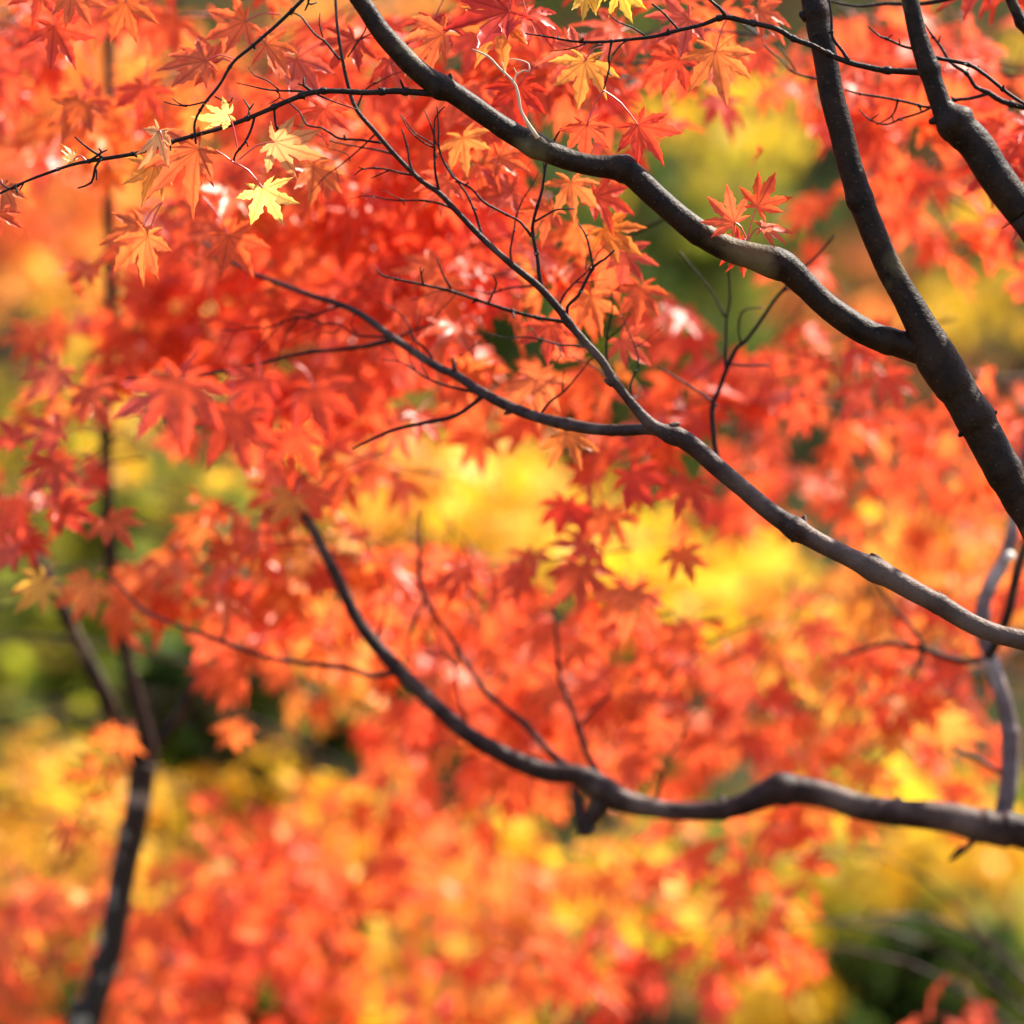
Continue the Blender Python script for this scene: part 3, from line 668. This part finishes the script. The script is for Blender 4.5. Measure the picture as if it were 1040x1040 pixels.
twig(LE, [[(345, 60, 2.6), (341, 55, 2.2), (336, 48, 2.2), (328, 39, 2), (320, 32, 1.9), (306, 18, 1.6), (296, 13, 1.3)], [(328, 38, 1.5), (325, 25, 1.2), (325, 13, .9)], [(353, 58, 1.6), (361, 45, 1.5), (370, 30, 1.3), (373, 20, 1)], [(362, 42, 1.2), (375, 33, 1.1), (384, 33, .8)]], d_)
twig(LE, [[(729, 470, 5), (727, 445, 4.6), (725, 417, 4.5), (731, 395, 4.2), (740, 372, 4), (748, 355, 3.6), (757, 347, 3.6), (774, 322, 3.2), (791, 300, 3), (812, 272, 2.4), (830, 258, 2.2), (848, 239, 1.8)],
          [(737, 378, 3), (736, 350, 2.6), (737, 323, 2.4), (741, 300, 2.2), (740, 269, 1.8)], [(736, 322, 2.2), (724, 300, 1.8), (712, 285, 1.6), (690, 255, 1.2)], [(728, 412, 2.6), (710, 400, 2.2), (690, 388, 2), (668, 372, 1.4)],
          [(742, 370, 2.2), (760, 373, 2), (781, 371, 1.5)], [(753, 350, 2.4), (752, 330, 2), (756, 318, 1.8), (775, 312, 1.4)], [(793, 297, 1.8), (806, 292, 1.5), (818, 296, 1.2)]], DE + .22, M_TWIG, False)

def wander(x, y, ang, length, w, turn, forks, rgw):
    """a crooked forking twig as rows of (x, y, width px)"""
    lines = []; ln = [(x, y, w)]; n = max(3, int(length / 16)); a = ang
    for i in range(n):
        a += rgw.normal(turn / n, 9)
        x += math.cos(R(a)) * length / n; y += math.sin(R(a)) * length / n
        wi = w * (1 - .72 * (i + 1) / n); ln.append((x, y, wi))
        if forks and 0 < i < n - 1 and rgw.random() < .55:
            lines += wander(x, y, a + rgw.choice((-1, 1)) * rgw.uniform(32, 58), length * rgw.uniform(.22, .45), wi * .8, 0, forks - 1, rgw)
    return [ln] + lines
rw = np.random.default_rng(88)
for x, y, a, ln, w_, dd in ((463, 214, -150, 110, 2.4, .04), (520, 268, -98, 100, 2.3, .05), (567, 313, -60, 80, 2.2, .06), (600, 353, 185, 120, 2.3, .1), (641, 409, -75, 95, 2.3, .12), (402, 157, -165, 110, 2.2, .06),
                        (362, 111, -60, 70, 2.0, .03), (661, 431, -125, 120, 2.4, .2), (545, 290, 175, 130, 2.2, .16), (382, 135, 150, 90, 2.0, .05)):
    twig(LE, wander(x, y, a, ln, w_, rw.normal(0, 25), 2, rw), DE + dd)
for x, y, a, ln, w_, dd in ((490, 400, -150, 110, 3, 3.5), (443, 372, -120, 90, 2.6, 3.54), (350, 311, 160, 130, 2.6, 3.6), (547, 424, -70, 90, 2.6, 3.45), (399, 343, -165, 110, 2.6, 3.56)):
    twig(LF, wander(x, y, a, ln, w_, rw.normal(0, 25), 2, rw), dd, M_TWIG, False)
for x, y, a, ln, w_ in ((473, 744, -100, 150, 3.4), (382, 655, -60, 120, 3), (326, 554, -150, 80, 2.6), (665, 818, -70, 110, 3), (560, 784, -130, 130, 3), (313, 530, -60, 70, 2.6)):
    twig(LG, wander(x, y, a, ln, w_, rw.normal(0, 25), 2, rw), DG + .05, M_TWIG, False)

# ------------------------------------------------------------------ maple 1: dark forked limbs at the upper right
DA = 3.27
base = (.86, 3.2, gz(.86, 3.2))
T1 = empty('maple_tree', base, 'maple with thick dark forked limbs sweeping down from the upper right', 'tree', 'maple trees')
e1 = P(1040, 513, DA); e2 = P(1040, 217, DA - .08)
mb = MB(); tube(mb, [(*base, .062), (.85, 3.2, .3, .047), (.80, 3.2, .8, .042), (.70, 3.22, 1.25, .036), (.66, 3.22, 1.45, .034), (.68, 3.2, 1.9, .026), (.74, 3.18, 2.5, .014)], 18, .02, 0, .07)
mb.build('trunk', [M_BARK], T1, origin=base)
LB = limb(T1, 'limb', [(812, -70, 23), (822, -20, 24), (826, 0, 25), (830, 20, 25), (838, 57, 25), (846, 101, 25), (855, 135, 25), (863, 168, 25.5), (874, 202, 26), (887, 236, 26), (905, 276, 27), (926, 313, 30), (944, 348, 35), (954, 370, 39), (969, 391, 38), (986, 419, 38), (1000, 443, 38), (1016, 473, 37), (1030, 496, 36), (1045, 520, 36)], DA, M_BARK,
     knobs=[(826, 12, .10, .006), (875, 203, .10, .007), (952, 364, .10, .018), (966, 386, .08, .010), (990, 425, .10, .008), (1020, 480, .06, .008)],
     stubs=[(820, 18, 813, 12, 10), (968, 385, 972, 375, 11), (1003, 424, 1012, 418, 9), (978, 436, 974, 443, 9), (926, 311, 944, 316, 9), (1021, 508, 1024, 514, 10)],
     ext=[(e1[0] + .05, DA - .01, e1[2] - .06, .0155), (.66, 3.22, 1.42, .026)])
LA = limb(T1, 'limb', [(335, -55, 17), (350, -25, 17.5), (362, -5, 18), (372, 9, 18.5), (389, 34, 20), (412, 60, 21.5), (430, 76, 22), (446, 87, 24), (463, 96, 22), (490, 115, 22), (517, 133, 22.5), (544, 148, 24), (574, 161, 22.5), (601, 168, 22), (629, 171, 25), (645, 180, 25), (665, 199, 24), (693, 223, 25), (714, 239, 26), (740, 253, 26), (771, 262, 27), (798, 272, 29), (818, 290, 26), (838, 309, 26), (865, 329, 27), (889, 342, 27), (919, 351, 28), (948, 362, 30), (965, 382, 20)], DA + .005, M_BARK,
     knobs=[(450, 89, .12, .006), (544, 148, .14, .007), (634, 173, .16, .006), (785, 267, .14, .013), (712, 237, .05, .004), (902, 348, .06, .005)],
     stubs=[(455, 84, 457, 75, 7), (633, 164, 622, 158, 8), (638, 164, 636, 157, 7), (770, 256, 764, 249, 7), (800, 268, 810, 272, 9), (806, 271, 809, 277, 7), (632, 182, 631, 186, 7)])
LC = limb(T1, 'limb', [(915, -40, 17), (921, -15, 18), (925, 3, 18), (932, 34, 19), (942, 67, 21), (950, 90, 21), (957, 108, 23), (966, 121, 33), (976, 132, 36), (992, 149, 36), (1013, 182, 36), (1040, 217, 36), (1050, 230, 36)], DA - .08, M_BARK,
     knobs=[(968, 123, .16, .008), (945, 72, .12, .005)], stubs=[(956, 121, 944, 124, 12), (950, 72, 954, 66, 7)],
     ext=[(e2[0] + .10, DA - .07, e2[2] - .13, .017), (.655, 3.215, 1.70, .020)])
limb(T1, 'limb', [(1015, -30, 10), (1026, -2, 11), (1034, 15, 12), (1042, 28, 13), (1080, 70, 15), (1140, 140, 17)], DA + .08, M_BARK, seg=12, knobs=[(1038, 22, .15, .004)])
d1 = DA + .005
twig(LA, [[(446, 95, 7), (425, 94, 6), (400, 94, 5.6), (372, 93.5, 5.2), (345, 94, 5), (320, 94.5, 5), (296, 103, 4.6), (262, 116, 4.3), (232, 126, 4), (202, 136, 3.8), (172, 145, 3.6), (141, 155, 3.4), (104, 161, 3.6), (74, 167, 2.8), (44, 175, 2.6), (24, 185, 2.3), (0, 195, 2), (-40, 215, 1.4)],
          [(104, 160, 2.6), (90, 150, 2), (76, 139, 1.4)], [(103, 161, 2.8), (98, 172, 2.3), (91, 184, 2), (79, 191, 1.3)], [(98, 172, 1.6), (98, 183, 1.2)], [(259, 116, 2.6), (256, 131, 2.2), (250, 145, 2.2), (240, 158, 2), (237, 165, 2)], [(250, 143, 1.4), (252, 149, 1.2)],
          [(24, 185, 1.8), (12, 188, 1.4), (0, 186, 1.2)], [(24, 186, 1.6), (20, 193, 1.2)], [(173, 146, 1.8), (173, 153, 1.3)], [(320, 94, 2.8), (311, 87, 2.3), (309, 79, 1.5)], [(312, 88, 1.8), (303, 85, 1.4)],
          [(318, 94, 2.2), (300, 92, 2), (283, 92, 1.8), (268, 88, 1.5), (255, 90, 1.2), (240, 84, .9)], [(283, 91, 1.4), (275, 84, 1.2), (262, 77, 1), (252, 68, .8)], [(322, 96, 1.8), (340, 103, 1.5), (362, 111, 1.2)]], d1)
twig(LA, [[(199, 146, 2), (200, 125, 2.2), (209, 108, 2.5), (218, 94, 2.6), (225, 84, 2.7), (239, 64, 2.9), (256, 47, 3), (279, 27, 3.2), (306, 0, 3.4), (330, -26, 3.8), (356, -14, 4)],
          [(212, 102, 1.9), (200, 105, 1.6), (185, 104, 1.4), (175, 100, 1)], [(190, 108, 1.4), (178, 108, 1.2), (166, 103, .9)], [(218, 98, 1.6), (228, 102, 1.3), (236, 99, 1)]], DA - .03)
twig(LA, [[(546, 140, 4.20), (538, 124, 3.15), (531, 110, 2.80), (527, 101, 2.66), (522, 88, 2.52), (513, 76, 2.31), (506, 69, 2.24), (494, 59, 1.96), (480, 50, 1.54)], [(522, 86, 1.82), (525, 77, 1.68), (532, 73, 1.54), (538, 70, 1.40), (535, 65, 1.26), (525, 62, 1.05), (516, 60, 0.77)], [(521, 82, 1.54), (514, 74, 1.26), (510, 63, 0.91)], [(525, 75, 1.12), (522, 69, 0.91)], [(506, 68, 1.26), (502, 63, 0.98)]],
     DA - .01, M_DEAD, False, label='pale sunlit dead twig with a curled tip')
twig(LC, [[(938, 73, 7), (920, 72.5, 6), (899, 71, 5.6), (880, 67, 5.4), (862, 62, 5.2), (845, 55, 5), (825, 47, 5), (805, 39, 4.8), (788, 32, 4.8), (761, 22, 4.8), (737, 19, 5), (712, 24, 4), (688, 31, 3.6), (665, 35, 3.2), (641, 39, 3), (612, 43, 2.6), (581, 44, 2.2), (556, 39, 1.8), (533, 34, 1.2)],
          [(738, 18, 3.4), (731, 9, 3), (722, -3, 2.6), (710, -22, 2)], [(862, 62, 4), (854, 52, 3.2), (847, 40, 2.8), (845, 20, 2.4), (842, -4, 2)], [(621, 43, 2), (618, 60, 1.8), (617, 72, 1.7), (613, 91, 1.4)], [(655, 36, 1.8), (640, 28, 1.6), (628, 22, 1.4), (618, 14, 1)], [(690, 31, 2.2), (682, 20, 2), (672, 10, 1.9), (662, 4, 1.6)], [(595, 44, 1.4), (582, 50, 1.2), (560, 52, .9)], [(641, 39, 1.5), (632, 45, 1.4), (622, 56, 1.1)]], DA - .03)
twig(LC, [[(951, 59, 4), (966, 61, 3.6), (983, 67, 3.6), (995, 73, 3.4), (1006, 81, 3.4), (1022, 95, 3.2), (1042, 109, 3), (1080, 130, 2)], [(993, 72, 2.2), (994, 67, 1.6)]], DA - .06)
twig(LC, [[(1060, 115, 6), (1040, 108, 5.6), (1020, 102, 5), (1003, 94, 5), (990, 86, 4), (979, 77, 3.6), (966, 62, 3), (956, 47, 2.6), (947, 33, 2), (939, 24, 1.4)], [(1003, 95, 3.4), (985, 100, 3), (969, 104, 3), (946, 108, 2.8), (922, 104, 2.5), (899, 99, 2.4), (878, 95, 2), (858, 91, 1.4)], [(946, 109, 2.2), (930, 116, 2), (915, 122, 1.9), (899, 125, 1.7), (885, 120, 1.5), (872, 111, 1)], [(953, 44, 1.6), (955, 36, 1.2)]], DA + .12)
twig(LC, [[(936, 50, 3), (920, 46, 2.4), (902, 42, 2.2), (893, 37, 1.8), (882, 27, 1.3)], [(914, 45, 1.4), (913, 39, 1)], [(900, 41, 1.3), (906, 35, .9)]], DA - .08)
twig(LC, [[(1010, -12, 5), (960, 2, 4), (930, 4, 3.6), (899, 5, 3.4), (870, 4, 2.6), (841, 1, 2)]], DA + .14, M_TWIG, False)
twig(LB, [[(845, 86, 3), (831, 81, 2.6), (816, 76, 2.4), (804, 71, 2.2), (793, 60, 1.8), (782, 52, 1.5), (774, 44, 1.1)], [(808, 72, 1.6), (800, 58, 1.3), (790, 46, 1)]], DA + .2, M_TWIG, False)

# --- the leaves in focus, one object each: x, y, D, angle, length px, palette, yaw, pitch, stalk end, label
NL = [
 (55, 27, 3.42, 62, 56, 'ored', 10, 15, (50, -15)), (128, 2, 3.42, 70, 50, 'red', -15, 20, (140, -30)), (40, -12, 3.44, 100, 46, 'red', 10, 20, (30, -40)), (72, -6, 3.4, 60, 44, 'ored', 20, 10, (80, -40)),
 (249, 22, 3.4, 158, 46, 'ored', 15, 10, (285, 15)), (209, 62, 3.36, 170, 50, 'ored', -10, 35, (238, 60)), (215, 66, 3.38, 205, 44, 'ored', 20, 15, (238, 64)), (270, 45, 3.36, 40, 42, 'ored', 20, 10, (262, 38)),
 (232, 116, 3.25, 172, 36, 'sunlit', 20, -48, (241, 149), 'golden sunlit leaf lying over the twig'),
 (160, 134, 3.25, 122, 42, 'sunlit', 58, -5, (165, 142), 'pale yellow folded leaf on the twig'),
 (202, 151, 3.27, 138, 72, 'ored', -18, 22, (237, 165)),
 (279, 144, 3.24, 28, 54, 'sunlit', -15, -22, (243, 162), 'bright yellow sunlit leaf hanging from a side shoot'),
 (267, 191, 3.25, 72, 46, 'sunlit', -5, -22, (237, 165), 'yellow and orange leaf with spread lobes on a pale stalk'),
 (145, 231, 3.42, 128, 52, 'orange', 15, 20, (165, 205)), (150, 240, 3.36, 104, 58, 'ored', -35, 5, (165, 205)), (232, 239, 3.5, 55, 50, 'ored', 5, 10, (206, 200)), (158, 165, 3.3, 112, 46, 'orange', 30, 10, (173, 152)),
 (3, 190, 3.3, 60, 30, 'ored', 20, 20, (0, 186)), (-6, 215, 3.32, 35, 38, 'ored', 20, 25, (-20, 205)), (75, 162, 3.29, 195, 22, 'orange', 60, 10, (88, 164)),
 (84, 104, 3.6, 110, 46, 'red', 10, 25, (96, 80)), (148, 88, 3.62, 95, 44, 'red', -10, 25, (150, 60)), (100, 100, 3.7, 150, 46, 'red', 10, 15, (120, 90)),
 (300, 60, 3.4, 60, 50, 'pink', 0, 30, None), (318, 170, 3.45, 95, 46, 'ored', 25, 20, None), (360, 40, 3.42, 120, 52, 'red', 10, 35, None), (330, 110, 3.4, 80, 48, 'red', -20, 30, None), (395, 60, 3.45, 60, 48, 'red', 15, 20, None),
 (517, 12, 3.30, 158, 74, 'red', 0, 38, (520, -25)), (505, 20, 3.33, 120, 56, 'ored', 20, 20, (520, -25)), (535, 15, 3.34, 62, 46, 'red', 0, 45, (520, -25)), (450, 35, 3.34, 140, 60, 'red', -15, 30, None), (440, 20, 3.4, 95, 46, 'pink', 10, 40, (460, -10)),
 (594, 62, 3.30, 100, 52, 'ored', 8, 12, (612, 48)), (588, 52, 3.33, 170, 46, 'red', -10, 25, (610, 45)), (596, 127, 3.30, 88, 42, 'red', -5, 15, (613, 92), 'red leaf with one darker folded lobe above the limb'), (648, 127, 3.28, 55, 52, 'red', 0, 12, (613, 92), 'broad red leaf pierced by a small dark hole'),
 (527, 86, 3.38, 92, 46, 'deep', 5, 15, (560, 60)), (506, 160, 3.42, 20, 40, 'ored', 10, 20, None), (470, 140, 3.42, 70, 44, 'ored', -20, 25, None), (455, 185, 3.45, 130, 44, 'red', 0, 30, None),
 (594, -8, 3.26, 96, 32, 'yellow', 35, 5, (600, -30), 'sunlit yellow leaf tip hanging in at the top edge'), (630, -12, 3.26, 70, 38, 'gold', -30, 10, (620, -40)), (610, -12, 3.27, 130, 30, 'gold', 0, 30, (610, -40)),
 (727, 52, 3.36, 85, 58, 'ored', 5, 12, (738, 20)), (700, 20, 3.36, 140, 50, 'red', 0, 35, None), (690, 60, 3.4, 110, 46, 'red', -20, 25, (690, 35)), (770, 10, 3.45, 60, 44, 'red', 10, 30, None),
 (746, 226, 3.25, -140, 40, 'red', -8, 8, (759, 245), 'red leaf pointing up and left in the sprig on the limb', .08), (769, 210, 3.25, -58, 43, 'red', 10, 5, (759, 245), 'topmost red leaf of the sprig on the limb', .08), (774, 232, 3.24, -10, 36, 'red', 15, 52, (759, 245), 'red leaf with a curled dark lobe at the sprig right', .3), (752, 248, 3.29, 178, 32, 'deep', -30, 25, (759, 247), 'dark red leaf lowest in the sprig on the limb', .2), (752, 250, 3.3, 125, 34, 'red', 45, 0, (759, 247)),
 (580, 185, 3.4, 85, 46, 'ored', 0, 20, None), (604, 200, 3.42, 20, 44, 'red', 10, 25, None), (614, 232, 3.44, 40, 48, 'ored', -10, 20, None), (634, 256, 3.5, 60, 44, 'red', 0, 20, None), (650, 292, 3.5, 95, 46, 'ored', 10, 15, None), (600, 300, 3.5, 75, 44, 'ored', 0, 20, None), (560, 215, 3.45, 140, 42, 'ored', -10, 30, None), (520, 195, 3.5, 160, 46, 'red', 20, 25, None), (490, 165, 3.5, 60, 46, 'red', 0, 20, None),
 (560, 330, 3.5, 100, 46, 'ored', 0, 25, None), (545, 385, 3.6, 85, 50, 'ored', -10, 20, (547, 424)), (575, 440, 3.55, 70, 46, 'orange', 15, 15, (577, 431)), (630, 345, 3.55, 50, 40, 'red', 10, 20, None),
 (185, 388, 2.8, 92, 82, 'red', 0, 25, (205, 350)), (235, 420, 2.82, 80, 72, 'deep', 10, 20, (235, 378)), (300, 440, 2.82, 95, 54, 'deep', -12, 15, (300, 400)), (170, 400, 2.84, 160, 60, 'red', 0, 30, (200, 360)), (265, 385, 2.85, 120, 62, 'deep', -10, 30, (260, 360)), (320, 395, 2.85, 70, 60, 'deep', -10, 30, (300, 370)),
 (60, 440, 3.85, 170, 52, 'pink', 0, 50, (128, 440)), (55, 470, 3.85, 120, 48, 'pink', 10, 30, (70, 450)), (20, 450, 3.85, 200, 46, 'pink', 0, 55, (60, 440)), (60, 520, 3.85, 20, 50, 'pink', 0, 45, (30, 515)), (110, 530, 3.85, 60, 46, 'ored', 0, 45, None), (45, 590, 3.85, 125, 42, 'orange', 10, 15, (60, 570)), (92, 592, 3.85, 120, 46, 'ored', -10, 20, (105, 575)), (15, 560, 3.85, 160, 40, 'ored', 0, 35, (30, 550)), (60, 375, 3.85, 130, 50, 'ored', 0, 25, None), (90, 395, 3.85, 60, 46, 'ored', 0, 25, None),
 (620, 520, 3.9, 100, 46, 'red', 0, 20, None), (575, 510, 3.9, 100, 44, 'deep', 0, 25, None), (640, 480, 3.8, 60, 46, 'deep', 0, 25, None), (700, 490, 3.8, 110, 46, 'deep', 0, 25, None), (296, 505, 3.86, 120, 40, 'ored', 0, 30, (300, 512)), (305, 500, 3.88, 60, 44, 'ored', 0, 20, (300, 512)), (590, 575, 3.9, 90, 60, 'red', 0, 40, None), (640, 600, 3.85, 95, 62, 'ored', 10, 20, None), (690, 560, 3.9, 70, 40, 'red', 0, 25, None),
]
for k, q in enumerate(NL[:99]):
    near_leaf(T1, q[0], q[1], q[2], q[3], q[4], q[5], stalk=q[8], yaw=q[6], pitch=q[7], label=q[9] if len(q) > 9 else None, droop=q[10] if len(q) > 10 else None, seed=1000 + k)

rg = np.random.default_rng(101); cr = MB()
for b in [(130, 30, 110, 40, 3.9, .12, 20, 'red'), (250, 200, 90, 50, 3.9, .1, 24, 'ored'), (40, 40, 60, 50, 4.0, .1, 24, 'red'), (150, 210, 60, 40, 3.9, .15, 12, 'ored'), (170, 90, 90, 50, 4.2, .15, 24, 'red'), (330, 60, 70, 60, 3.95, .15, 26, 'red'), (470, 50, 110, 60, 3.9, .15, 44, 'red'), (430, 150, 70, 60, 4.0, .15, 36, 'red'), (600, 60, 80, 60, 3.6, .12, 20, 'red'), (720, 30, 60, 40, 3.6, .12, 20, 'red'),
          (320, 200, 120, 70, 4.5, .15, 70, 'red'), (240, 300, 130, 60, 4.6, .15, 64, 'red'), (340, 300, 100, 60, 4.6, .15, 56, 'red'), (130, 330, 80, 40, 4.4, .15, 20, 'ored'), (300, 370, 110, 45, 4.3, .15, 40, 'deep'), (280, 140, 80, 50, 4.3, .1, 34, 'ored'),
          (500, 240, 90, 70, 3.95, .15, 46, 'red'), (440, 290, 80, 50, 4.1, .15, 34, 'red'), (560, 290, 60, 50, 3.8, .12, 20, 'ored'), (540, 350, 70, 45, 4.1, .15, 24, 'ored'), (450, 360, 60, 40, 4.2, .15, 22, 'ored'), (690, 410, 60, 40, 4.1, .15, 18, 'red'), (740, 380, 50, 30, 4.2, .15, 14, 'red'),
          (830, 380, 60, 40, 4.3, .15, 16, 'red'), (960, 60, 90, 50, 4.0, .15, 18, 'red'), (890, 320, 60, 30, 4.2, .1, 12, 'red'),
          (400, 90, 120, 60, 4.05, .1, 36, 'ored'), (300, 210, 120, 60, 4.1, .1, 36, 'ored'), (160, 120, 100, 60, 4.1, .1, 26, 'ored'), (500, 200, 70, 50, 4.1, .1, 26, 'red'), (380, 300, 100, 50, 4.2, .1, 30, 'ored'), (650, 60, 60, 50, 4.0, .1, 20, 'red'), (60, 30, 70, 40, 4.2, .1, 18, 'red'), (1120, -50, 60, 60, 3.5, .08, 30, 'red'), (1200, 100, 120, 160, 3.6, .25, 110, 'red'), (420, -160, 380, 60, 3.8, .25, 130, 'red')]:  # unseen clump beyond the top right corner added to dapple the limbs with shadow
    blob(cr, *b, rg, size=.044, hi=True)
f = cr.build('foliage', [M_LEAF, M_TWIG, M_PET], T1, origin=P(400, 200, 3.7)); f['kind'] = 'stuff'
# one withered leaf caught in the air as it drops
o = near_leaf(None, 770, 150, 3.75, 88, 17, 'deep', None, yaw=70, pitch=0, droop=.5, seed=5)
o.name = 'falling_leaf'; o['label'] = 'tiny withered leaf adrift in the gap under the top twig'; o['category'] = 'leaf'
